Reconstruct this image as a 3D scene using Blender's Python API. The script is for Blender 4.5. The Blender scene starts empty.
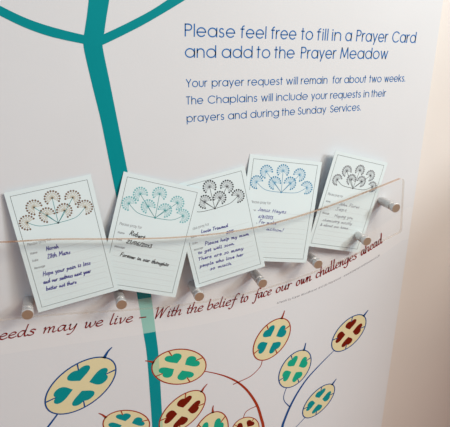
import bpy, math, random
from mathutils import Matrix, Vector

# ---------------------------------------------------------------- camera, light, exposure
SC = bpy.context.scene
COL = SC.collection
EYE = 1.45                      # eye height; all wall measures below are in mm from the eye's foot on the wall
D = {'R': [[0.945854, -0.098042, 0.309432], [-0.011682, 0.942393, 0.334303], [-0.324382, -0.319816, 0.890221]],
 'S': 0.61519,
 'band': [[95.24, -343.51], [98.53, -399.52], [-85.66, -332.0], [-92.12, -382.5], [-18.47, -387.08]],
 'base_off': 1,
 'blue': [[409.65, -496.86], [388.15, -516.38], [364.86, -539.96], [347.88, -565.18], [334.99, -591.72], [326.07, -617.37], [322.67, -631.6], [320.19, -663.72]],
 'botf': [[-83, -327.22], [-20, -331.57], [50, -339.13], [110, -344.67], [170, -347.14], [230, -345.13], [290, -337.88], [350, -325.29], [410, -307.91], [483, -282.1]],
 'caph': [[161.28, 13.57], [161.07, -0.4], [162.24, -48.42], [162.08, -59.78]],
 'caps': [[-50.89, -321.18], [61.86, -327.07], [165.75, -333.04], [258.56, -327.63], [345.34, -310.44], [424.79, -284.29], [468.73, -236.39]],
 'cards': [{'c': [-0.32, -244.38, 13.0], 'h': 154.75, 'u': [0.9896, 0.14239, -0.02377], 'v': [-0.14378, 0.98002, -0.13686], 'w': 101.07},
           {'c': [106.96, -248.02, 13.1], 'h': 151.73, 'u': [0.95623, -0.28914, 0.06109], 'v': [0.29175, 0.94765, -0.12304], 'w': 105.33},
           {'c': [202.53, -246.38, 12.6], 'h': 147.86, 'u': [0.98108, 0.18834, 0.01346], 'v': [-0.18976, 0.97375, -0.13283], 'w': 103.99},
           {'c': [290.44, -230.83, 12.2], 'h': 148.52, 'u': [0.98691, -0.1575, 0.04852], 'v': [0.15879, 0.97893, -0.12385], 'w': 109.71},
           {'c': [401.74, -231.69, 11.8], 'h': 143.84, 'u': [0.96225, -0.26256, -0.06629], 'v': [0.26189, 0.96472, -0.03834], 'w': 98.89}],
 'credit': [[300.47, -387.99], [391.31, -367.94], [478.54, -331.3]],
 'heads': [(1,
            [('Please', [160.21, -0.39], [224.05, -1.39]), ('feel', [231.31, -1.5], [265.67, -2.03]), ('free', [272.55, -2.14], [307.66, -2.69]),
             ('to', [314.83, -2.8], [331.8, -3.06]), ('fill', [337.67, -3.15], [353.98, -3.41]), ('in', [359.98, -3.5], [373.59, -3.71]),
             ('a', [380.16, -3.82], [389.86, -3.97]), ('Prayer', [397.15, -4.08], [447.01, -4.86]), ('Card', [454.21, -4.97], [493.63, -5.58])]),
           (1,
            [('and', [160.08, -24.6], [199.53, -24.93]), ('add', [206.96, -24.99], [247.82, -25.32]), ('to', [253.83, -25.37], [272.23, -25.52]),
             ('the', [278.25, -25.57], [306.72, -25.8]), ('Prayer', [316.0, -25.87], [368.22, -26.3]), ('Meadow', [374.82, -26.35], [450.15, -26.96])]),
           (0,
            [('Your', [160.8, -59.79], [188.29, -59.64]), ('prayer', [194.06, -59.61], [237.46, -59.37]), ('request', [242.55, -59.35], [291.96, -59.08]),
             ('will', [296.74, -59.05], [313.85, -58.96]), ('remain', [318.29, -58.94], [358.4, -58.72]), ('for', [366.11, -58.68], [380.75, -58.6]),
             ('about', [384.36, -58.58], [419.5, -58.39]), ('two', [424.38, -58.36], [444.6, -58.25]), ('weeks.', [449.09, -58.23], [484.59, -58.04])]),
           (0,
            [('The', [160.49, -80.72], [183.01, -80.54]), ('Chaplains', [188.82, -80.49], [256.62, -79.94]), ('will', [261.86, -79.89], [278.59, -79.76]),
             ('include', [283.35, -79.72], [330.23, -79.33]), ('your', [335.23, -79.29], [360.25, -79.09]), ('requests', [364.45, -79.05], [413.34, -78.65]),
             ('in', [417.57, -78.62], [426.92, -78.54]), ('their', [430.22, -78.51], [454.75, -78.31])]),
           (0,
            [('prayers', [161.08, -102.9], [211.28, -101.66]), ('and', [216.35, -101.54], [242.34, -100.9]), ('during', [247.42, -100.77], [288.75, -99.75]),
             ('the', [292.72, -99.65], [312.48, -99.17]), ('Sunday', [316.54, -99.07], [359.93, -98.0]), ('Services.', [366.2, -97.84], [415.47, -96.63])])],
 'limb_left': {'a': [[-148.63, 112.22], [-109.08, 72.87], [-57.53, 37.15], [-39.7, 27.45], [-14.79, 15.55], [11.63, 6.9], [43.62, -0.65], [53.72, -1.95]],
               'b': [[-152.41, 106.52], [-113.41, 64.41], [-58.87, 27.55], [-40.96, 17.63], [-15.93, 5.44], [10.62, -3.47], [42.85, -10.23], [54.75, -13.03]]},
 'limb_right': {'a': [[55.48, -3.0], [65.71, 0.68], [91.91, 12.48], [119.34, 26.26], [139.22, 38.21], [163.28, 53.58], [236.48, 106.34]],
                'b': [[52.85, -13.75], [63.04, -11.18], [91.33, 1.71], [118.92, 15.5], [161.07, 39.25], [183.45, 53.64], [249.27, 101.9]]},
 'pods': [{'C': [2.35, -466.32], 'Q': [-34.88, 14.58], 'T': [34.98, 39.4], 'col': ('blue', 'teal'), 'tail': [[37.32, -426.92], [42.47, -418.49], [48.35, -412.8]]},
          {'C': [61.82, -550.72], 'Q': [-17.26, -17.58], 'T': [-29.48, 20.85], 'col': ('red', 'teal'), 'tail': [[32.33, -529.88], [27.76, -523.89], [23.08, -519.99]]},
          {'C': [294.78, -450.35], 'Q': [-27.52, 5.55], 'T': [15.02, 35.43], 'col': ('red', 'teal'), 'tail': [[309.8, -414.92], [311.81, -409.71], [314.06, -402.18]]},
          {'C': [144.71, -467.36], 'Q': [-14.17, -26.95], 'T': [-38.94, 16.86], 'col': ('red', 'green'), 'tail': [[105.77, -450.5], [100.96, -447.87], [94.56, -445.29]]},
          {'C': [339.41, -516.4], 'Q': [-25.17, 8.46], 'T': [14.12, 33.56], 'col': ('blue', 'green'), 'tail': [[353.52, -482.84], [354.7, -476.68], [355.82, -469.69]]},
          {'C': [436.42, -467.06],
           'Q': [-18.59, 16.21],
           'T': [25.33, 28.48],
           'col': ('blue', 'maroon'),
           'tail': [[461.75, -438.57], [465.7, -433.53], [469.06, -429.03]]},
          {'C': [389.97, -594.2], 'Q': [-17.54, 13.26], 'T': [24.08, 28.59], 'col': ('blue', 'teal'), 'tail': [[414.05, -565.61], [417.48, -560.43], [420.96, -555.72]]},
          {'C': [147.79, -551.44], 'Q': [-20.3, 18.72], 'T': [31.1, 30.36], 'col': ('red', 'maroon'), 'tail': [[178.89, -521.07], [182.5, -514.86], [187.91, -509.11]]},
          {'C': [192.7, -613.55], 'Q': [-30.87, -3.13], 'T': [4.83, 47.71], 'col': ('red', 'green'), 'tail': [[197.53, -565.85], [197.14, -559.19], [198.23, -552.96]]},
          {'C': [254.81, -616.03], 'Q': [23.68, 2.14], 'T': [4.63, -24.51], 'col': ('red', 'maroon'), 'tail': [[259.45, -640.54], [260.02, -646.4], [261.0, -652.42]]}],
 'red': [[183.65, -484.22], [201.59, -492.52], [219.96, -503.11], [238.85, -518.22], [256.54, -539.84], [273.13, -570.67], [282.21, -600.44], [287.08, -621.35],
         [289.66, -654.45]],
 'shadow': [[463.45, -281.15], [476.14, -239.39]],
 'stalks': [('red', [[279.76, -485.78], [276.37, -497.68], [261.47, -511.22], [242.61, -517.35], [231.35, -520.15]], [0.9, 0.9, 1, 1.2, 1.2]),
            ('blue', [[326.29, -549.37], [321.9, -565.37], [323.8, -577.24], [334.15, -591.5]], [0.9, 0.9, 1, 1.6]),
            ('blue', [[365.89, -622.79], [349.78, -638.44], [326.39, -660.7]], [0.8, 0.8, 1]),
            ('blue', [[-32.63, -505.72], [-47.96, -524.87], [-65.13, -546.78]], [1.6, 2.2, 2.6]),
            ('red', [[250.18, -591.51], [253.82, -581.21], [261.52, -576.55], [272.06, -573.98]], [0.9, 0.9, 1, 1.2])],
 'stem': {'left': [[51.55, 35.81], [48.04, 18.27], [43.62, -0.65], [41.92, -12.37], [48.05, -53.4], [54.75, -92.15], [58.88, -122.8], [67.58, -190.97], [78.74, -265.34],
                   [87.0, -333.58], [93.31, -397.98], [97.13, -444.72], [99.74, -567.19]],
          'right': [[73.94, 36.51], [68.93, 15.57], [65.64, -0.4], [63.0, -11.18], [68.92, -53.76], [78.53, -123.87], [83.82, -162.2], [98.93, -273.79],
                    [106.86, -342.66], [111.13, -401.53], [114.08, -448.51], [115.99, -571.87]]},
 'topf': [[-70, -226.78], [-10, -230.63], [60, -238.85], [130, -245.78], [200, -247.65], [260, -243.67], [320, -234.32], [380, -220.43], [430, -206.65], [475, -193.9]],
 'verse': [('needs', [-104.96, -372.29], [-46.76, -374.06]), ('may', [-38.8, -372.9], [6.06, -372.48]), ('we', [13.27, -373.73], [39.95, -373.23]),
           ('live', [46.77, -375.96], [80.46, -377.28]), ('-', [88.04, -373.57], [98.55, -374.73]), ('With', [108.75, -379.39], [150.11, -379.71]),
           ('the', [156.35, -380.36], [182.43, -379.8]), ('belief', [187.78, -379.1], [233.03, -379.59]), ('to', [239.33, -376.12], [252.97, -375.94]),
           ('face', [261.81, -373.88], [290.71, -369.71]), ('our', [297.14, -368.38], [324.46, -362.86]), ('own', [331.1, -360.14], [358.2, -353.16]),
           ('challenges', [364.91, -349.87], [437.01, -327.38]), ('ahead', [443.24, -325.63], [481.47, -311.2])],
 'vfit': [-377.607, 12.077, 43.195, 24.993]}
R, DIST = D['R'], D['S']
cam = bpy.data.cameras.new('camera')
cam.sensor_fit = 'HORIZONTAL'
cam.sensor_width = 36.0
cam.lens = 40.0
cam.clip_start = 0.02
cam_ob = bpy.data.objects.new('camera', cam)
COL.objects.link(cam_ob)
right = Vector((R[0][0], R[2][0], -R[1][0]))
down = Vector((R[0][1], R[2][1], -R[1][1]))
fwd = Vector((R[0][2], R[2][2], -R[1][2]))
M = Matrix((right, -down, -fwd)).transposed().to_4x4()
M.translation = Vector((0, -DIST, EYE))
cam_ob.matrix_world = M
SC.camera = cam_ob

SC.view_settings.view_transform = 'Standard'
SC.view_settings.look = 'None'
SC.view_settings.exposure = -0.06
SC.view_settings.gamma = 1.0
SC.view_settings.use_curve_mapping = False

world = bpy.data.worlds.new('world')
SC.world = world
world.use_nodes = True
world.node_tree.nodes['Background'].inputs[0].default_value = (0.86, 0.90, 0.98, 1)
world.node_tree.nodes['Background'].inputs[1].default_value = 0.38


def area(name, loc, target, size, power, color):
    l = bpy.data.lights.new(name, 'AREA')
    l.shape = 'DISK'
    l.size = size
    l.energy = power
    l.color = color
    o = bpy.data.objects.new(name, l)
    COL.objects.link(o)
    o.location = loc
    o.rotation_euler = (Vector(target) - Vector(loc)).to_track_quat('-Z', 'Y').to_euler()
    return o


area('ceiling_spot_light', (0.95, -1.6, EYE + 1.2), (0.35, 0, EYE - 0.4), 0.8, 9, (1.0, 0.82, 0.60))
area('middle_ceiling_light', (1.45, -1.5, EYE + 1.2), (0.35, 0, EYE - 0.4), 0.65, 28, (1.0, 0.91, 0.78))
area('far_ceiling_light', (1.85, -1.45, EYE + 0.72), (0.35, 0, EYE - 0.5), 0.4, 24, (0.95, 0.985, 1.0))
area('window_light', (-1.6, -2.2, EYE + 0.6), (0.1, 0, EYE - 0.2), 2.0, 5, (0.82, 0.88, 1.0))


# ---------------------------------------------------------------- materials
def lin(c):
    return tuple((v / 12.92 if v <= 0.04045 else ((v + 0.055) / 1.055) ** 2.4) for v in (x / 255 for x in c))


def mat(name, rgb, rough=0.5, spec=0.5, metal=0.0, noise=0.0, scale=60.0, bump=0.0, bscale=900.0):
    m = bpy.data.materials.new(name)
    m.use_nodes = True
    nt = m.node_tree
    b = nt.nodes['Principled BSDF']
    c = lin(rgb)
    b.inputs['Base Color'].default_value = (*c, 1)
    b.inputs['Roughness'].default_value = rough
    b.inputs['Metallic'].default_value = metal
    b.inputs['Specular IOR Level'].default_value = spec
    tc = nt.nodes.new('ShaderNodeTexCoord')
    if noise:
        n = nt.nodes.new('ShaderNodeTexNoise')
        n.inputs['Scale'].default_value = scale
        n.inputs['Detail'].default_value = 4
        r = nt.nodes.new('ShaderNodeValToRGB')
        r.color_ramp.elements[0].position = 0.3
        r.color_ramp.elements[1].position = 0.7
        r.color_ramp.elements[0].color = (*[x * (1 - noise) for x in c], 1)
        r.color_ramp.elements[1].color = (*[min(1, x * (1 + noise)) for x in c], 1)
        nt.links.new(tc.outputs['Object'], n.inputs['Vector'])
        nt.links.new(n.outputs['Fac'], r.inputs['Fac'])
        nt.links.new(r.outputs['Color'], b.inputs['Base Color'])
    if bump:
        n2 = nt.nodes.new('ShaderNodeTexNoise')
        n2.inputs['Scale'].default_value = bscale
        n2.inputs['Detail'].default_value = 2
        bp = nt.nodes.new('ShaderNodeBump')
        bp.inputs['Strength'].default_value = bump
        bp.inputs['Distance'].default_value = 0.0004
        nt.links.new(tc.outputs['Object'], n2.inputs['Vector'])
        nt.links.new(n2.outputs['Fac'], bp.inputs['Height'])
        nt.links.new(bp.outputs['Normal'], b.inputs['Normal'])
    return m


MT = dict(
    board=mat('printed_board', (217, 223, 228), 0.42, 0.35, noise=0.012, scale=9, bump=0.12, bscale=420),
    wall=mat('painted_wall', (222, 220, 216), 0.45, 0.4, noise=0.02, scale=5, bump=0.1, bscale=300),
    edge=mat('board_edge', (235, 232, 228), 0.5),
    band=mat('pale_print', (221, 226, 230), 0.42, 0.45),
    teal=mat('teal_ink', (0, 140, 148), 0.42, 0.12, noise=0.02, scale=30),
    pale_teal=mat('pale_teal_ink', (146, 200, 190), 0.42, 0.4),
    leaf_teal=mat('teal_heart_ink', (0, 140, 146), 0.42, 0.12),
    green=mat('green_heart_ink', (20, 165, 135), 0.42, 0.12),
    maroon=mat('maroon_heart_ink', (112, 24, 10), 0.42, 0.12),
    cream=mat('cream_pod_ink', (222, 214, 172), 0.42, 0.12),
    cream_teal=mat('cream_over_teal_ink', (176, 208, 172), 0.42, 0.4),
    red=mat('rust_ink', (158, 56, 30), 0.42, 0.12),
    blue=mat('blue_ink', (24, 76, 138), 0.42, 0.12),
    letter=mat('blue_lettering_ink', (50, 112, 178), 0.42, 0.12),
    verse=mat('dark_red_lettering_ink', (134, 34, 34), 0.42, 0.12),
    grey=mat('grey_lettering_ink', (112, 116, 130), 0.42, 0.4),
    card=mat('card_paper', (216, 232, 236), 0.6, 0.3, noise=0.01, scale=20),
    line=mat('grey_line_ink', (110, 122, 126), 0.6, 0.3),
    rule=mat('pale_rule_ink', (198, 210, 214), 0.6, 0.3),
    form=mat('pale_form_ink', (152, 160, 166), 0.6, 0.3),
    pen_blue=mat('blue_pen_ink', (46, 40, 142), 0.5),
    pen_black=mat('black_pen_ink', (22, 22, 30), 0.5),
    pen_grey=mat('grey_pencil', (124, 128, 142), 0.6),
    tan=mat('tan_ink', (176, 160, 130), 0.6, 0.3),
    brown=mat('brown_dot_ink', (118, 96, 80), 0.6, 0.3),
    card_teal=mat('card_teal_ink', (40, 140, 146), 0.6, 0.3),
    card_teal_pale=mat('card_pale_teal_ink', (120, 184, 190), 0.6, 0.3),
    card_black=mat('card_black_ink', (36, 38, 44), 0.6, 0.3),
    card_grey=mat('card_grey_ink', (120, 124, 130), 0.6, 0.3),
    card_blue=mat('card_blue_ink', (64, 138, 178), 0.6, 0.3),
    card_blue_pale=mat('card_pale_blue_ink', (120, 176, 208), 0.6, 0.3),
    steel=mat('brushed_steel', (212, 212, 212), 0.42, 0.5, 0.6, bump=0.1, bscale=600),
    cap_face=mat('steel_face_floor_reflection', (192, 176, 156), 0.42, 0.5, 0.75),  # brown floor reflection painted into the face colour
    carpet=mat('brown_carpet', (178, 120, 82), 0.95, 0.1, noise=0.15, scale=80, bump=0.5),
    bounce_brown=mat('brown_bounce_panel', (176, 98, 48), 0.45, 0.4, noise=0.12, scale=7),  # colour of the added partition, for its brown bounce
)


def acrylic(name, edge, amount=0.75, reflect_tint=(150, 96, 58)):
    m = bpy.data.materials.new(name)
    m.use_nodes = True
    nt = m.node_tree
    nt.nodes.clear()
    out = nt.nodes.new('ShaderNodeOutputMaterial')
    mix = nt.nodes.new('ShaderNodeMixShader')
    tr = nt.nodes.new('ShaderNodeBsdfTransparent')
    gl = nt.nodes.new('ShaderNodeBsdfGlossy')
    if edge:                    # saw-cut and polished rim: reflections and highlights painted in as tint, shiny
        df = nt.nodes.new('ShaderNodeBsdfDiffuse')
        df.inputs['Color'].default_value = (*lin(reflect_tint), 1)
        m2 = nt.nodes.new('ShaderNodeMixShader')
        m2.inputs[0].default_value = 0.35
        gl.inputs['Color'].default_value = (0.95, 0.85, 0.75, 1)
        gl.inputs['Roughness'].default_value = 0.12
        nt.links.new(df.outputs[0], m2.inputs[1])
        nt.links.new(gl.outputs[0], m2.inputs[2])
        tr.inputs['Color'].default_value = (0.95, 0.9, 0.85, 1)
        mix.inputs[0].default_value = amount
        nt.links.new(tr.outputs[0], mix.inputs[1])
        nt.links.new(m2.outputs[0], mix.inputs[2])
    else:
        fr = nt.nodes.new('ShaderNodeFresnel')
        # the same reflectance on the way in and on the way out
        ge = nt.nodes.new('ShaderNodeNewGeometry')
        mr = nt.nodes.new('ShaderNodeMapRange')
        mr.inputs['To Min'].default_value = 1.25
        mr.inputs['To Max'].default_value = 1 / 1.25
        nt.links.new(ge.outputs['Backfacing'], mr.inputs['Value'])
        nt.links.new(mr.outputs['Result'], fr.inputs['IOR'])
        gl.inputs['Roughness'].default_value = 0.03
        tr.inputs['Color'].default_value = (0.995, 0.993, 0.99, 1)
        nt.links.new(fr.outputs[0], mix.inputs[0])
        nt.links.new(tr.outputs[0], mix.inputs[1])
        nt.links.new(gl.outputs[0], mix.inputs[2])
    nt.links.new(mix.outputs[0], out.inputs[0])
    return m


MT['acrylic'] = acrylic('clear_acrylic', False)
MT['acrylic_lower_glint'] = acrylic('acrylic_lower_edge_painted_glint', True, 0.22, (226, 228, 228))  # white highlights of the lower edge painted as pale diffuse
MT['acrylic_edge_reflect'] = acrylic('acrylic_edge_painted_reflection', True, 0.74, (176, 118, 72))  # brown reflected in the top rim is painted in as tan


# ---------------------------------------------------------------- mesh helpers
class Geo:
    """collects polygons (3-D points in metres) with a material slot each"""
    def __init__(self):
        self.v, self.f, self.mi, self.sm = [], [], [], []

    def poly(self, pts, mi=0, smooth=False):
        n = len(self.v)
        self.v += [tuple(p) for p in pts]
        self.f.append(tuple(range(n, n + len(pts))))
        self.mi.append(mi)
        self.sm.append(smooth)

    def quadstrip(self, a, b, mi=0, smooth=False):
        n = len(self.v)
        self.v += [tuple(p) for p in a] + [tuple(p) for p in b]
        k = len(a)
        for i in range(k - 1):
            self.f.append((n + i, n + i + 1, n + k + i + 1, n + k + i))
            self.mi.append(mi)
            self.sm.append(smooth)

    def build(self, name, mats, parent=None, props=None):
        me = bpy.data.meshes.new(name)
        me.from_pydata(self.v, [], self.f)
        for m in mats if isinstance(mats, (list, tuple)) else [mats]:
            me.materials.append(m)
        for p, mi, s in zip(me.polygons, self.mi, self.sm):
            p.material_index = mi
            p.use_smooth = s
        me.update()
        o = bpy.data.objects.new(name, me)
        COL.objects.link(o)
        if parent:
            o.parent = parent
        for k, v in (props or {}).items():
            o[k] = v
        return o


def box(g, lo, hi, mi=0):
    (x0, y0, z0), (x1, y1, z1) = lo, hi
    for q in (((x0, y0, z0), (x1, y0, z0), (x1, y0, z1), (x0, y0, z1)),
              ((x1, y1, z0), (x0, y1, z0), (x0, y1, z1), (x1, y1, z1)),
              ((x0, y1, z0), (x0, y0, z0), (x0, y0, z1), (x0, y1, z1)),
              ((x1, y0, z0), (x1, y1, z0), (x1, y1, z1), (x1, y0, z1)),
              ((x0, y0, z1), (x1, y0, z1), (x1, y1, z1), (x0, y1, z1)),
              ((x0, y1, z0), (x1, y1, z0), (x1, y0, z0), (x0, y0, z0))):
        g.poly(q, mi)


def wallpt(p, off):             # mm on the wall, mm in front of it -> metres
    return (p[0] / 1000, -off / 1000, EYE + p[1] / 1000)


def cardpt(p, off):             # mm on a card (its own axes)
    return (p[0] / 1000, p[1] / 1000, off / 1000)


def spline(pts, k=6):
    if len(pts) < 3:
        return [tuple(p) for p in pts]
    P = [pts[0]] + list(pts) + [pts[-1]]
    if pts[0] == pts[-1]:
        P[0], P[-1] = pts[-2], pts[1]
    out = []
    for i in range(1, len(P) - 2):
        a, b, c, d = P[i - 1:i + 3]
        for s in range(k):
            t = s / k
            out.append(tuple(0.5 * (2 * b[j] + (c[j] - a[j]) * t + (2 * a[j] - 5 * b[j] + 4 * c[j] - d[j]) * t * t
                                    + (3 * b[j] - a[j] - 3 * c[j] + d[j]) * t ** 3) for j in (0, 1)))
    out.append(tuple(pts[-1]))
    return out


def ribbon(g, pts, width, pt, off, mi=0, nib=None):
    """flat pen line; width a number, a list along the line, or a nib (min, max, angle)"""
    q = [pts[0]]
    for p in pts[1:]:
        if math.dist(p, q[-1]) > 1e-6:
            q.append(p)
    n = len(q)
    if n < 2:
        return
    for i in range(1, n - 1):   # a sharp corner starts a new pen line
        v0 = (q[i][0] - q[i - 1][0], q[i][1] - q[i - 1][1])
        v1 = (q[i + 1][0] - q[i][0], q[i + 1][1] - q[i][1])
        if not isinstance(width, (list, tuple)) and v0[0] * v1[0] + v0[1] * v1[1] < .55 * math.hypot(*v0) * math.hypot(*v1):
            ribbon(g, q[:i + 1], width, pt, off, mi, nib)
            ribbon(g, q[i:], width, pt, off, mi, nib)
            return
    A, B = [], []
    for i in range(n):
        a, b = q[max(0, i - 1)], q[min(n - 1, i + 1)]
        if a == b:
            a, b = q[i - 1], q[i]
        dx, dy = b[0] - a[0], b[1] - a[1]
        l = math.hypot(dx, dy) or 1e-9
        dx, dy = dx / l, dy / l
        w = width if not isinstance(width, (list, tuple)) else width[min(len(width) - 1, int(round(i * (len(width) - 1) / (n - 1))))]
        if isinstance(width, (list, tuple)):
            f = i * (len(width) - 1) / (n - 1)
            j = min(int(f), len(width) - 2)
            w = width[j] + (width[j + 1] - width[j]) * (f - j)
        if nib:
            w = nib[0] + (nib[1] - nib[0]) * abs(math.sin(math.atan2(dy, dx) - nib[2]))
        ex = 0.0
        if i == 0:
            ex = -w * 0.35
        elif i == n - 1:
            ex = w * 0.35
        x, y = q[i][0] + dx * ex, q[i][1] + dy * ex
        A.append(pt((x + dy * w / 2, y - dx * w / 2), off))
        B.append(pt((x - dy * w / 2, y + dx * w / 2), off))
    g.quadstrip(A, B, mi)


def disc(g, c, r, pt, off, mi=0, n=10, ry=None):
    g.poly([pt((c[0] + r * math.cos(2 * math.pi * i / n), c[1] + (ry or r) * math.sin(2 * math.pi * i / n)), off) for i in range(n)], mi)


# ---------------------------------------------------------------- a geometric sans alphabet (pen lines)
def arc(cx, cy, rx, ry, a0, a1, n=None):
    n = n or max(4, int(abs(a1 - a0) / 18))
    return [(cx + rx * math.cos(math.radians(a0 + (a1 - a0) * i / n)), cy + ry * math.sin(math.radians(a0 + (a1 - a0) * i / n))) for i in range(n + 1)]


b_ = arc(.37, .37, .37, .37, 0, 360)
SANS = {
    'a': (.74, [b_, [(.74, .74), (.74, 0)]]), 'b': (.74, [b_, [(0, 1.02), (0, 0)]]),
    'c': (.66, [arc(.37, .37, .37, .37, 45, 315)]), 'd': (.74, [b_, [(.74, 1.02), (.74, 0)]]),
    'e': (.74, [[(.02, .36)] + arc(.37, .37, .37, .37, 0, 318)]),
    'f': (.3, [[(.1, 0), (.1, .8)] + arc(.3, .82, .2, .2, 180, 95), [(-.03, .74), (.28, .74)]]),
    'g': (.74, [b_, [(.74, .74), (.74, .0)] + arc(.37, .02, .37, .32, 0, -150)]),
    'h': (.56, [[(0, 1.02), (0, 0)], [(0, .4)] + arc(.28, .46, .28, .28, 170, 0) + [(.56, 0)]]),
    'i': (0, [[(0, .74), (0, 0)], [(0, .92), (0, .98)]]),
    'k': (.5, [[(0, 1.02), (0, 0)], [(.46, .74), (.02, .34)], [(.16, .46), (.5, 0)]]),
    'l': (0, [[(0, 1.02), (0, 0)]]),
    'm': (.92, [[(0, .74), (0, 0)], [(0, .42)] + arc(.23, .5, .23, .24, 170, 0) + [(.46, 0)], [(.46, .42)] + arc(.69, .5, .23, .24, 170, 0) + [(.92, 0)]]),
    'n': (.56, [[(0, .74), (0, 0)], [(0, .4)] + arc(.28, .46, .28, .28, 170, 0) + [(.56, 0)]]),
    'o': (.74, [b_]), 'p': (.74, [b_, [(0, .74), (0, -.28)]]), 'q': (.74, [b_, [(.74, .74), (.74, -.28)]]),
    'r': (.28, [[(0, .74), (0, 0)], [(0, .42)] + arc(.28, .44, .28, .3, 170, 85)]),
    's': (.4, [arc(.2, .55, .17, .18, 35, 270, 10) + arc(.2, .185, .2, .185, 90, -150, 10)]),
    't': (.26, [[(.1, 1.0), (.1, 0)], [(-.04, .74), (.26, .74)]]),
    'u': (.56, [[(0, .74), (0, .28)] + arc(.28, .28, .28, .28, 180, 360) + [(.56, .74)]]),
    'v': (.56, [[(0, .74), (.28, .0), (.56, .74)]]),
    'w': (.84, [[(0, .74), (.21, .0), (.42, .72), (.63, .0), (.84, .74)]]),
    'y': (.56, [[(0, .74), (.29, .04)], [(.56, .74), (.16, -.28)]]),
    'P': (.54, [[(0, 0), (0, 1), (.26, 1)] + arc(.28, .75, .26, .25, 90, -90) + [(0, .5)]]),
    'C': (.9, [arc(.5, .5, .5, .5, 42, 318)]),
    'M': (.9, [[(0, 0), (.1, 1), (.45, .12), (.8, 1), (.9, 0)]]),
    'Y': (.62, [[(0, 1), (.31, .48), (.62, 1)], [(.31, .48), (.31, 0)]]),
    'T': (.5, [[(0, 1), (.5, 1)], [(.25, 1), (.25, 0)]]),
    'S': (.5, [arc(.25, .75, .22, .25, 30, 270, 12) + arc(.25, .25, .25, .25, 90, -160, 12)]),
    'N': (.68, [[(0, 0), (0, 1), (.68, 0), (.68, 1)]]), 'D': (.66, [[(0, 0), (0, 1), (.2, 1)] + arc(.2, .5, .46, .5, 90, -90) + [(0, 0)]]),
    'A': (.7, [[(0, 0), (.35, 1), (.7, 0)], [(.12, .33), (.58, .33)]]),
    'K': (.56, [[(0, 1), (0, 0)], [(.52, 1), (.02, .45)], [(.16, .58), (.56, 0)]]),
    'L': (.42, [[(0, 1), (0, 0), (.42, 0)]]), 'H': (.64, [[(0, 1), (0, 0)], [(.64, 1), (.64, 0)], [(0, .52), (.64, .52)]]),
    'W': (1.1, [[(0, 1), (.28, 0), (.55, .95), (.82, 0), (1.1, 1)]]),
    '.': (0, [[(0, 0), (0, .06)]]), '-': (.28, [[(0, .33), (.28, .33)]]),
}


def sans_line(text, gap=.23, space=.44):
    x, out = 0.0, []
    for ch in text:
        if ch == ' ':
            x += space
            continue
        w, st = SANS[ch]
        out += [[(x + p[0], p[1]) for p in s] for s in st]
        x += w + gap
    return x - gap, out


def put_line(g, strokes, total, p0, p1, cap, weight, pt, off, mi=0, nib=None, slant=0.0, jitter=None):
    dx, dy = p1[0] - p0[0], p1[1] - p0[1]
    l = math.hypot(dx, dy)
    ux, uy = dx / l, dy / l
    kx = l / total
    for s in strokes:
        q = []
        for x, y in s:
            X, Y = (x * kx + slant * y * cap), y * cap
            q.append((p0[0] + ux * X - uy * Y, p0[1] + uy * X + ux * Y))
        ribbon(g, q, weight, pt, off, mi, nib)


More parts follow.
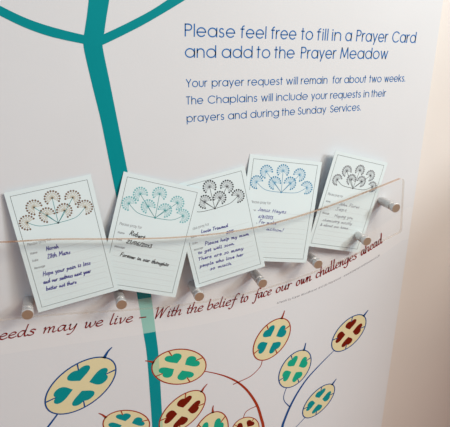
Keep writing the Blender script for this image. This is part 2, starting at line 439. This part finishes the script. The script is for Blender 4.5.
# ---------------------------------------------------------------- a chancery italic alphabet (verse and handwriting)
ITAL = {
    'a': (.5, [[(.38, .44), (.2, .5), (.04, .28), (.08, .03), (.24, .08), (.4, .48)], [(.4, .48), (.36, .12), (.44, 0), (.54, .1)]]),
    'b': (.44, [[(.1, 1), (.06, .5), (.04, .06), (.18, 0), (.36, .14), (.38, .38), (.26, .5), (.07, .3)]]),
    'c': (.4, [[(.36, .42), (.22, .5), (.04, .3), (.06, .06), (.2, 0), (.38, .1)]]),
    'd': (.5, [[(.38, .44), (.2, .5), (.04, .28), (.08, .03), (.24, .08), (.4, .5)], [(.46, 1), (.4, .5), (.37, .12), (.44, 0), (.54, .1)]]),
    'e': (.4, [[(.05, .24), (.3, .3), (.36, .42), (.24, .5), (.06, .34), (.05, .1), (.2, 0), (.4, .1)]]),
    'f': (.34, [[(.52, .92), (.4, 1), (.28, .84), (.2, .3), (.14, -.2), (.02, -.38), (-.1, -.3)], [(.04, .48), (.4, .48)]]),
    'g': (.46, [[(.38, .44), (.2, .5), (.04, .28), (.08, .03), (.24, .08), (.4, .48)], [(.4, .48), (.36, 0), (.26, -.32), (.1, -.4), (-.04, -.28)]]),
    'h': (.48, [[(.1, 1), (.06, .5), (.02, 0)], [(.04, .2), (.2, .44), (.34, .48), (.36, .34), (.32, .08), (.4, 0), (.5, .1)]]),
    'i': (.22, [[(.02, .4), (.1, .48), (.06, .1), (.14, 0), (.24, .1)], [(.12, .66), (.13, .71)]]),
    'k': (.44, [[(.1, 1), (.02, 0)], [(.36, .48), (.08, .26), (.2, .2), (.3, .02), (.44, .06)]]),
    'l': (.22, [[(.12, 1), (.08, .5), (.06, .1), (.14, 0), (.24, .1)]]),
    'm': (.68, [[(0, .4), (.08, .48), (.05, 0)], [(.07, .2), (.2, .46), (.3, .44), (.28, 0)], [(.3, .2), (.42, .46), (.53, .44), (.5, .08), (.58, 0), (.68, .1)]]),
    'n': (.48, [[(0, .4), (.08, .48), (.04, 0)], [(.06, .2), (.22, .46), (.34, .44), (.31, .08), (.39, 0), (.5, .1)]]),
    'o': (.42, [[(.22, .5), (.05, .34), (.05, .1), (.18, 0), (.34, .14), (.36, .38), (.22, .5)]]),
    'p': (.44, [[(0, .4), (.09, .48), (.04, 0), (-.02, -.4)], [(.06, .25), (.22, .47), (.36, .4), (.36, .16), (.22, 0), (.06, .06)]]),
    'r': (.34, [[(0, .4), (.09, .48), (.05, 0)], [(.07, .22), (.2, .46), (.34, .46)]]),
    's': (.34, [[(.34, .44), (.2, .5), (.1, .38), (.26, .22), (.26, .06), (.12, 0), (-.02, .06)]]),
    't': (.28, [[(.16, .78), (.08, .2), (.14, 0), (.28, .1)], [(0, .48), (.3, .5)]]),
    'u': (.5, [[(.02, .42), (.1, .48), (.06, .12), (.14, 0), (.28, .12), (.4, .48)], [(.4, .48), (.36, .1), (.44, 0), (.52, .1)]]),
    'v': (.4, [[(.02, .42), (.1, .48), (.14, 0), (.3, .2), (.38, .48)]]),
    'w': (.6, [[(.02, .42), (.1, .48), (.1, .06), (.2, .02), (.32, .4)], [(.32, .44), (.34, .06), (.44, .02), (.58, .24), (.6, .48)]]),
    'y': (.46, [[(.02, .42), (.1, .48), (.08, .14), (.16, .02), (.3, .14), (.42, .48)], [(.42, .48), (.34, -.05), (.2, -.36), (.04, -.38)]]),
    'x': (.42, [[(.02, .44), (.12, .46), (.28, .04), (.42, .06)], [(.4, .48), (.0, 0)]]),
    'W': (.96, [[(0, .9), (.14, 1), (.14, 0)], [(.14, 0), (.52, .96)], [(.52, .96), (.5, 0)], [(.5, 0), (.8, .84), (.98, .98)]]),
    'H': (.6, [[(.1, 1), (.02, 0)], [(.54, 1), (.46, 0)], [(.05, .5), (.5, .52)]]),
    'F': (.46, [[(.1, 1), (.02, 0)], [(.06, .98), (.5, 1)], [(.06, .52), (.38, .54)]]),
    'T': (.5, [[(0, .96), (.54, 1)], [(.28, .98), (.18, 0)]]),
    'L': (.42, [[(.1, 1), (.02, .04), (.4, 0)]]),
    'N': (.58, [[(.02, 0), (.1, 1)], [(.1, 1), (.46, 0)], [(.46, 0), (.56, 1)]]),
    'J': (.36, [[(.34, 1), (.28, .2), (.14, 0), (.0, .16)]]),
    'P': (.46, [[(.1, 1), (.02, 0)], [(.04, .94), (.3, 1), (.46, .78), (.32, .52), (.08, .48)]]),
    'S': (.46, [[(.46, .88), (.26, 1), (.12, .76), (.36, .4), (.34, .08), (.14, 0), (-.02, .1)]]),
    'R': (.5, [[(.1, 1), (.02, 0)], [(.04, .94), (.3, 1), (.46, .78), (.3, .54), (.1, .5)], [(.2, .5), (.48, 0)]]),
    'M': (.72, [[(.02, 0), (.12, 1)], [(.12, 1), (.34, .3)], [(.34, .3), (.64, 1)], [(.64, 1), (.68, 0)]]),
    '0': (.42, [[(.22, .9), (.05, .6), (.05, .2), (.18, 0), (.34, .3), (.36, .7), (.22, .9)]]),
    '1': (.22, [[(.02, .7), (.16, .9), (.1, 0)]]),
    '2': (.42, [[(.04, .74), (.2, .9), (.36, .72), (.02, .02), (.4, .02)]]),
    '3': (.4, [[(.06, .84), (.3, .86), (.16, .5), (.36, .3), (.2, 0), (.0, .08)]]),
    '6': (.4, [[(.34, .9), (.08, .5), (.06, .1), (.2, 0), (.36, .2), (.24, .42), (.06, .28)]]),
    '8': (.4, [[(.34, .8), (.2, .9), (.1, .72), (.34, .3), (.2, 0), (.04, .2), (.34, .64), (.34, .8)]]),
    '/': (.3, [[(.32, 1), (.0, -.1)]]), '!': (.2, [[(.14, 1), (.06, .3)], [(.04, .05), (.04, .0)]]),
    '.': (.12, [[(.02, .04), (.04, 0)]]), '-': (.4, [[(0, .28), (.4, .28)]]),
    '&': (.5, [[(.5, .1), (.1, .7), (.24, .9), (.34, .7), (.04, .2), (.18, 0), (.46, .4)]]),
}


def ital_line(text, gap=.06, space=.3, rng=None):
    x, out = 0.0, []
    for ch in text:
        if ch == ' ':
            x += space
            continue
        w, st = ITAL[ch]
        k = 1 + (rng.uniform(-.14, .14) if rng else 0)
        dy = rng.uniform(-.06, .06) if rng else 0
        for s in st:
            out.append([(x + p[0], p[1] * k + dy) for p in (spline(s, 5) if len(s) > 2 else s)])
        x += w + gap
    return x - gap, out


# ---------------------------------------------------------------- setting
def structure(o):
    o['kind'] = 'structure'
    return o


g = Geo()
box(g, (-2.6, 0.014, 0), (3.4, 0.12, 2.7))
structure(g.build('wall_back', MT['wall']))
g = Geo()
box(g, (-2.6, -6.0, -0.05), (3.4, 0.12, 0))
structure(g.build('floor', MT['carpet']))
g = Geo()                       # added half-height partition, out of view, shades and browns the lower right
box(g, (0.90, -0.45, 0), (1.02, 0.014, EYE + 0.0))
structure(g.build('added_shade_partition', MT['bounce_brown']))

# ---------------------------------------------------------------- the display board
board = bpy.data.objects.new('display_board', None)
board.location = (0.0, 0.0, EYE - 1.0)
COL.objects.link(board)
board['label'] = 'large off-white wall display board printed with a teal stem, seed pods and lettering'
board['category'] = 'display board'
INV = board.location.copy()


def bpt(p, off):                # board-local metres
    x, y, z = wallpt(p, off)
    return (x - INV.x, y - INV.y, z - INV.z)


g = Geo()
BX0, BX1, BZ0, BZ1 = -900, 531, -1000, 640
box(g, bpt((BX0, BZ0), 0), bpt((BX1, BZ1), -10), 0)
pn = g.build('panel', [MT['board']], board)
bv = pn.modifiers.new('edge', 'BEVEL')
bv.width = 0.0012
bv.segments = 2


# wavy pale band printed behind the verse
def verse_y(x):                 # base line of the verse, fitted through its words
    t = (x - 200) / 300
    return VC[0] + VC[1] * t + VC[2] * t * t + VC[3] * t ** 3


VC = D['vfit']
xs = [BX0 + 6 + i * (BX1 - BX0 - 6) / 120 for i in range(121)]


def band_y(x):
    x = max(-150, min(520, x))
    return verse_y(x)


g = Geo()
g.quadstrip([bpt((x, band_y(x) - 23), .08) for x in xs], [bpt((x, band_y(x) + 33), .08) for x in xs])
g.build('pale_band', MT['band'], board, {'label': 'pale wavy band behind the dark red verse'})

# teal stem, its two upper limbs, and the paler stretch where the band crosses it
sl, sr = spline(D['stem']['left'], 4), spline(D['stem']['right'], 4)
sl = [(sl[0][0] - 60 * .12, sl[0][1] + 120)] + sl + [(sl[-1][0] + 4, -760)]
sr = [(sr[0][0] + 60 * .12, sr[0][1] + 120)] + sr + [(sr[-1][0] + 4, -760)]


def at_z(line, z):
    for a, b in zip(line, line[1:]):
        if b[1] <= z <= a[1]:
            t = (a[1] - z) / (a[1] - b[1] + 1e-9)
            return a[0] + (b[0] - a[0]) * t
    return line[-1][0]


def stem_piece(name, z0, z1, m, off):
    g = Geo()
    zs = [z0 + (z1 - z0) * i / 60 for i in range(61)]
    g.quadstrip([bpt((at_z(sl, z), z), off) for z in zs], [bpt((at_z(sr, z), z), off) for z in zs])
    return g


top_z, b0, b1 = 150, D['band'][0][1], D['band'][1][1]
g = stem_piece('stem', top_z, b0, None, .16)
g2 = stem_piece('stem', b1, -755, None, .16)
for src in (g2,):
    n = len(g.v)
    g.v += src.v
    g.f += [tuple(i + n for i in f) for f in src.f]
    g.mi += src.mi
    g.sm += src.sm
stem = g.build('stem', MT['teal'], board, {'label': 'broad teal printed stem'})
g = stem_piece('stem', b0, b1, None, .16)
g.build('stem_under_band', MT['pale_teal'], stem, {'label': 'pale teal stretch of the stem under the band'})
for k, lo in (('limb_left', .20), ('limb_right', .24)):
    g = Geo()
    a, b = spline(D[k]['a'], 6), spline(D[k]['b'], 6)
    n = 40
    pick = lambda L, i: L[min(len(L) - 1, round(i * (len(L) - 1) / n))]
    g.quadstrip([bpt(pick(a, i), lo) for i in range(n + 1)], [bpt(pick(b, i), lo) for i in range(n + 1)])
    g.build('stem_limb', MT['teal'], stem)

# thin rust and blue branches and the stalks of the pods
for k, w, lab in (('red', [1.3, 1.8, 2.8, 3.6, 4.2, 4.7, 5.1, 5.4], 'rust brown curved branch'), ('blue', [1.2, 2.0, 2.9, 3.7, 4.3, 4.8, 5.0], 'dark blue curved branch')):
    g = Geo()
    ribbon(g, spline(D[k], 8), w, bpt, .24)
    g.build('branch', MT[k], board, {'label': lab})
for k, pts, w in D['stalks']:
    g = Geo()
    ribbon(g, spline(pts, 8), [x * 1.35 for x in w], bpt, .24)
    g.build('pod_stalk', MT[k], board)


def heart():                    # tip at the origin, notch towards +x
    half = spline([(0, 0), (.16, .17), (.36, .37), (.58, .49), (.80, .47), (.95, .33), (.97, .17), (.90, .04), (.86, 0)], 3)
    return half + [(x, -y) for x, y in half[-2:0:-1]]


def clip(poly, a, b):           # keep what lies left of the line a -> b
    out = []
    side = lambda p: (b[0] - a[0]) * (p[1] - a[1]) - (b[1] - a[1]) * (p[0] - a[0])
    for p, q in zip(poly, poly[1:] + poly[:1]):
        sp, sq = side(p), side(q)
        if sp >= 0:
            out.append(p)
        if sp * sq < 0:
            t = sp / (sp - sq)
            out.append((p[0] + (q[0] - p[0]) * t, p[1] + (q[1] - p[1]) * t))
    return out


HCOL = {'teal': 'leaf_teal', 'green': 'green', 'maroon': 'maroon'}
for i, p in enumerate(D['pods']):
    C, T, Q = p['C'], p['T'], p['Q']
    f = lambda u, v: (C[0] + T[0] * u + Q[0] * v, C[1] + T[1] * u + Q[1] * v)
    off = .30
    rim = [f(math.cos(2 * math.pi * k / 64), math.sin(2 * math.pi * k / 64)) for k in range(64)]
    g = Geo()
    g.poly([bpt(q, off) for q in rim])
    oc, hc = p['col']
    pod = g.build('seed_pod', MT['cream'], board, {'label': f'cream seed pod with {oc if oc == "blue" else "rust"} outline and {hc} hearts'})
    z = C[1]
    part = clip(rim, (at_z(sr, z + 30), z + 30), (at_z(sr, z - 30), z - 30)) if C[0] > 100 else []
    part = [q for q in part]
    right_of = clip(rim, (at_z(sr, z - 30), z - 30), (at_z(sr, z + 30), z + 30)) if C[0] > 100 else []
    if len(right_of) > 2 and min(q[0] for q in right_of) < at_z(sr, z) - 1:
        g = Geo()
        g.poly([bpt(q, off + .03) for q in right_of])
        g.build('pod_over_stem', MT['cream_teal'], pod, {'label': 'greener slice where the pod overlaps the stem'})
    size = math.hypot(*T)
    g = Geo()
    ow = 1.2 + size / 62
    ribbon(g, rim + rim[:2], ow, bpt, off + .06)
    ribbon(g, spline([tuple(q) for q in p['tail']], 5), [ow * 2.2, ow * 1.3, ow * .7], bpt, off + .06)
    for sx in (1, -1):
        for sy in (1, -1):
            ribbon(g, [f(.67 * sx, .73 * sy), f(.48 * sx, .52 * sy)], [ow * 1.1, ow * .8], bpt, off + .10)
    g.build('pod_outline', MT[oc], pod)
    for sx in (1, -1):
        for sy in (1, -1):
            g = Geo()
            a = math.atan2(.74 * sy, .67 * sx)
            ca, sa = math.cos(a), math.sin(a)
            pts = [(.23 + .55 * hx, .65 * hy) for hx, hy in heart()]
            g.poly([bpt(f(ca * x - sa * y, sa * x + ca * y), off + .08) for x, y in pts])
            g.build('heart', MT[HCOL[hc]], pod)

# lettering
caph, xcap = D['caph'][0][1] - D['caph'][1][1], D['caph'][2][1] - D['caph'][3][1]
for big, words in D['heads']:
    g = Geo()
    cap = 13.4 if big else 9.1
    za, zb = words[0][1], words[-1][2]
    for t, p0, p1 in words:
        tot, st = sans_line(t)
        fz = lambda x: za[1] + (zb[1] - za[1]) * (x - za[0]) / (zb[0] - za[0])
        put_line(g, st, tot, (p0[0] + .6, fz(p0[0])), (p1[0] - .6, fz(p1[0])), cap, cap * (.115 if big else .125), bpt, .14)
    g.build('heading_lettering' if big else 'notice_lettering', MT['letter'], board,
            {'label': 'large blue heading line' if big else 'smaller blue notice line'})
for t, p0, p1 in D['verse']:
    tot, st = ital_line(t, gap=.05)
    g = Geo()
    q0, q1 = (p0[0], verse_y(p0[0])), (p1[0], verse_y(p1[0]))
    put_line(g, st, tot + .1, q0, q1, 16.5, 1.0, bpt, .45, nib=(.8, 2.25, math.radians(38)), slant=.28)
    g.build('verse_word', MT['verse'], board, {'label': 'dark red italic word of the wavy verse'})
tot, st = sans_line('Artwork by Karen Woodhouse and Lib Haywood - www.karenwoodhouse.co.uk')
c0, c1, c2 = D['credit']
g = Geo()
k = tot / (c2[0] - c0[0])
for s in st:
    q = []
    for x, y in s:
        X = c0[0] + x / k
        t = x / tot
        Z = (1 - t) * (1 - 2 * t) * c0[1] + 4 * t * (1 - t) * c1[1] + t * (2 * t - 1) * c2[1]
        q.append((X, Z + y * 3.4))
    ribbon(g, q, .42, bpt, .14)
g.build('credit_lettering', MT['grey'], board, {'label': 'tiny grey credit line'})

# ---------------------------------------------------------------- prayer cards
# hubs of the seven flower heads and the root they spring from, as printed on each card
HEADS = [
    [(-34.4, 36.6), (-22.5, 52.9), (0.1, 59.1), (23.2, 54.0), (-10.6, 40.3), (10.0, 40.6), (34.7, 38.9), (-0.4, 27.7)],
    [(-37.1, 37.6), (-25.8, 52.3), (-1.8, 57.6), (23.7, 51.2), (-12.4, 38.7), (10.0, 38.1), (35.1, 35.7), (-0.1, 26.0)],
    [(-36.0, 37.2), (-24.0, 52.6), (-1.6, 58.6), (21.9, 52.8), (-12.4, 40.9), (8.6, 40.6), (34.2, 36.2), (-1.0, 28.2)],
    [(-39.8, 37.4), (-27.5, 52.9), (-3.0, 56.2), (22.8, 53.0), (-12.8, 38.5), (10.2, 40.0), (36.8, 36.0), (-1.1, 26.2)],
    [(-31.8, 31.9), (-19.7, 46.8), (2.8, 51.8), (24.4, 47.7), (-7.3, 36.1), (11.3, 36.5), (34.3, 32.0), (0.0, 24.2)]]


def flower(card, stem_m, spoke_m, dot_m, hub_m, heads, rad=8.6):
    g = Geo()
    rx, ry = heads[7]
    for j, (hx, hy) in enumerate(heads[:7]):
        # a curved stem from the root to the head's hub
        if j in (0, 6):
            mid = ((hx + rx) / 2 + (0.12 * (hx - rx)), ry - .2 + (hy - ry) * .18)
        else:
            mid = ((hx * .42 + rx * .58), ry + (hy - ry) * .4)
        ribbon(g, spline([(rx, ry), mid, (hx, hy)], 8), .62, cardpt, .08, 0)
        back = math.atan2(mid[1] - hy, mid[0] - hx)
        n = 13
        for k in range(n):
            a = back + math.radians(52) + math.radians(256) * k / (n - 1)
            r = rad
            e = (hx + r * math.cos(a), hy + r * math.sin(a))
            ribbon(g, [(hx + 1.2 * math.cos(a), hy + 1.2 * math.sin(a)), e], .45, cardpt, .07, 1)
            disc(g, e, 1.25, cardpt, .09, 2, 8)
            a2 = a + math.radians(256) / (n - 1) / 2
            if k < n - 1:
                disc(g, (hx + 6.2 * math.cos(a2), hy + 6.2 * math.sin(a2)), .5, cardpt, .09, 1, 6)
        disc(g, (hx, hy), 1.0, cardpt, .10, 3, 8)
    disc(g, (rx, ry), 1.5, cardpt, .10, 3, 10, 1.0)
    g.build('flower_print', [MT[m] for m in (stem_m, spoke_m, dot_m, hub_m)], card)


def card(i, label, colours, pen, pen_w, lines, seed):
    c = D['cards'][i]
    u = Vector((c['u'][0], -c['u'][2], c['u'][1]))
    v = Vector((c['v'][0], -c['v'][2], c['v'][1]))
    n = u.cross(v)
    o = bpy.data.objects.new('prayer_card', None)
    COL.objects.link(o)
    centre = Vector((c['c'][0] / 1000, -c['c'][2] / 1000, EYE + c['c'][1] / 1000))
    m = Matrix((u, v, n)).transposed().to_4x4()
    m.translation = centre
    o.matrix_world = m
    o['label'] = label
    o['category'] = 'card'
    o['group'] = 'prayer cards in the clear acrylic holder'
    w, h = c['w'] / 2, c['h'] / 2
    kx, ky = w / 52.5, h / 74
    P = lambda x, y: (x * kx, y * ky)
    g = Geo()
    box(g, cardpt((-w, -h), -.4), cardpt((w, h), 0))
    g.build('paper', MT['card'], o)
    g = Geo()
    b = [P(x, y) for x, y in ((-46.6, -68.6), (46.6, -68.6), (46.6, 68.6), (-46.6, 68.6))]
    for a, e in zip(b, b[1:] + b[:1]):
        ribbon(g, [a, e], .55, cardpt, .06)
    g.build('border_line', MT['line'], o)
    flower(o, *colours, HEADS[i], 7.6 if i == 4 else 8.6)
    g = Geo()
    for t, x0, x1, y, cap in (('Please pray for', -42.5, -14, 8.2, 3.4), ('Name', -42.3, -34, -2.6, 2.4), ('Date', -42.3, -35.4, -11.6, 2.4), ('Message', -42.3, -29.5, -20.8, 2.4)):
        tot, st = sans_line(t)
        put_line(g, st, tot, P(x0, y), P(x1, y), cap, .5, cardpt, .06)
    for y, x0 in ((-3.6, -24), (-13, -24), (-24.5, -42.5), (-31.7, -42.5), (-38.9, -42.5), (-46.1, -42.5), (-53.3, -42.5), (-60.5, -42.5)):
        ribbon(g, [P(x0, y), P(42.5, y)], .4, cardpt, .05, 1)
    g.build('printed_form', [MT['form'], MT['rule']], o)
    g = Geo()
    rng = random.Random(seed)
    for t, x0, x1, y0, y1, cap in lines:
        tot, st = ital_line(t, gap=.1, space=.42, rng=rng)
        put_line(g, st, tot, P(x0, y0), P(x1, y1), cap, pen_w, cardpt, .11, slant=.18)
    g.build('handwriting', MT[pen], o)
    return o


card(0, 'white prayer card with brown-dotted flower heads, leftmost in the acrylic holder', ('card_teal', 'tan', 'brown', 'card_black'), 'pen_blue', .85,
     [('Norah', -23, -8, -2.5, -2.6, 5.2), ('28th Mans', -24, 4, -12, -13, 5.2), ('Hope your pain is less', -35, 25, -31.5, -32.5, 5.0),
      ('and our sadness next year', -37, 23, -41, -42.5, 4.8), ('better not there', -36, 2, -50, -51, 4.8)], 3)
card(1, 'white prayer card with pale teal flower heads and black handwriting', ('card_teal', 'card_teal_pale', 'card_teal_pale', 'card_teal'), 'pen_black', .95,
     [('Robert', -27.5, -8, -2, -4.5, 5.6), ('21/06/2013', -29, 4, -12.8, -14.5, 5.0), ('Forever in our thoughts', -33, 32, -31, -34, 5.0)], 5)
card(2, 'white prayer card with black flower heads and blue handwriting, middle of the row', ('card_black', 'card_grey', 'card_black', 'card_black'), 'pen_blue', .85,
     [('Lucie Trimand', -27, 11, .5, -1.8, 4.6), ('2013', 7, 17.5, -11, -11.5, 4.2), ('Please help my mum', -26, 38, -18, -22, 4.6), ('to get well soon.', -38, 15, -27, -29, 4.6),
      ('There are so many', -40, 26, -36, -40, 4.6), ('people who love her', -40, 24, -46, -48.5, 4.6), ('so much', -27, 4, -54.5, -56, 4.6)], 8)
card(3, 'white prayer card with bright blue flower heads, second from the right', ('card_blue', 'card_blue_pale', 'card_blue', 'card_blue'), 'pen_blue', .7,
     [('Janis Hayes', -31, 10, -2, -3.2, 4.8), ('6/8/2013', -29, -8, -11.5, -12.5, 4.6), ('For make', -27, -2, -19.5, -20, 4.6), ('action!', -15, 10, -28.5, -30, 4.6)], 11)
card(4, 'white prayer card with small grey flower heads and faint grey handwriting, rightmost', ('card_black', 'card_grey', 'card_grey', 'card_black'), 'pen_grey', .6,
     [('John Flores', -16, 24, -4, -3.5, 4.6), ('Sept', -20, 1, -12.5, -12, 4.4), ('Hoping you', -18, 18, -23, -22, 4.6), ('chemistry mostly', -38, 20, -32, -31, 4.4), ('& about our home', -40, 15, -40, -39, 4.4)], 13)

# ---------------------------------------------------------------- clear acrylic holder on steel standoffs
S0, S1 = 26.0, 31.0             # back and front face of the sheet, mm off the board
holder = bpy.data.objects.new('acrylic_holder', None)
COL.objects.link(holder)
holder.location = (0.2, 0, EYE - 0.36)
holder['label'] = 'clear curved acrylic strip on steel standoffs holding the prayer cards'
holder['category'] = 'card holder'


def hpt(p, off):
    x, y, z = wallpt(p, off)
    return (x - holder.location.x, y - holder.location.y, z - holder.location.z)


top = spline([(-190, -205), (-130, -219)] + [tuple(p) for p in D['topf']], 8)
bot = spline([(-190, -306), (-130, -321)] + [tuple(p) for p in D['botf']], 8)
# rounded right-hand corners
tx, tz = top[-1]
bx, bz = bot[-1]
top_c = [(tx + 3.0, tz - .2), (tx + 6, tz - 2.0), (tx + 7.2, tz - 6)]
bot_c = [(bx + 4, bz + 1.6), (bx + 6, bz + 4), (bx + 6.6, bz + 8)]
outline = top + top_c + bot_c[::-1] + bot[::-1]
g = Geo()
ring = outline
n = 60
pk = lambda L, i: L[min(len(L) - 1, round(i * (len(L) - 1) / n))]


def zat(L, x):
    for a, b in zip(L, L[1:]):
        if a[0] <= x <= b[0]:
            return a[1] + (b[1] - a[1]) * (x - a[0]) / (b[0] - a[0] + 1e-9)
    return L[-1][1]


g.poly([hpt(p, S1) for p in reversed(outline)], 0)
g.poly([hpt(p, S0) for p in outline], 0)
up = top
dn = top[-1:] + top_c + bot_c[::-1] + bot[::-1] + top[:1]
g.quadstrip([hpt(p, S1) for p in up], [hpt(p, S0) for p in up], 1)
g.quadstrip([hpt(p, S1) for p in dn], [hpt(p, S0) for p in dn], 2)
g.build('sheet', [MT['acrylic'], MT['acrylic_edge_reflect'], MT['acrylic_lower_glint']], holder, {'label': 'clear acrylic sheet'})


def lathe(g, c, prof, mi_end=0, n=28):
    """turn (radius, offset) pairs about the wall's normal"""
    rings = []
    for r, o in prof:
        rings.append([hpt((c[0] + r * math.cos(2 * math.pi * k / n), c[1] + r * math.sin(2 * math.pi * k / n)), o) for k in range(n + 1)])
    for a, b in zip(rings, rings[1:]):
        g.quadstrip(a, b, 0, True)
    g.poly([hpt((c[0] + prof[-1][0] * math.cos(2 * math.pi * k / n), c[1] + prof[-1][0] * math.sin(2 * math.pi * k / n)), prof[-1][1]) for k in range(n)], mi_end)


for c in D['caps'] + [(-172, -299)]:
    g = Geo()
    lathe(g, c, [(6.6, 0), (6.6, 24.9), (6.3, 25.7), (5.2, 25.9), (5.2, 31.4)])
    rod = g.build('standoff', [MT['steel']], holder)
    g = Geo()
    lathe(g, c, [(5.2, 31.05), (6.9, 31.2), (7.2, 31.6), (7.2, 36.4), (6.9, 36.9), (6.4, 37.1)], 1)
    g.build('standoff_cap', [MT['steel'], MT['cap_face']], rod, {'label': 'screw-on steel cap'})
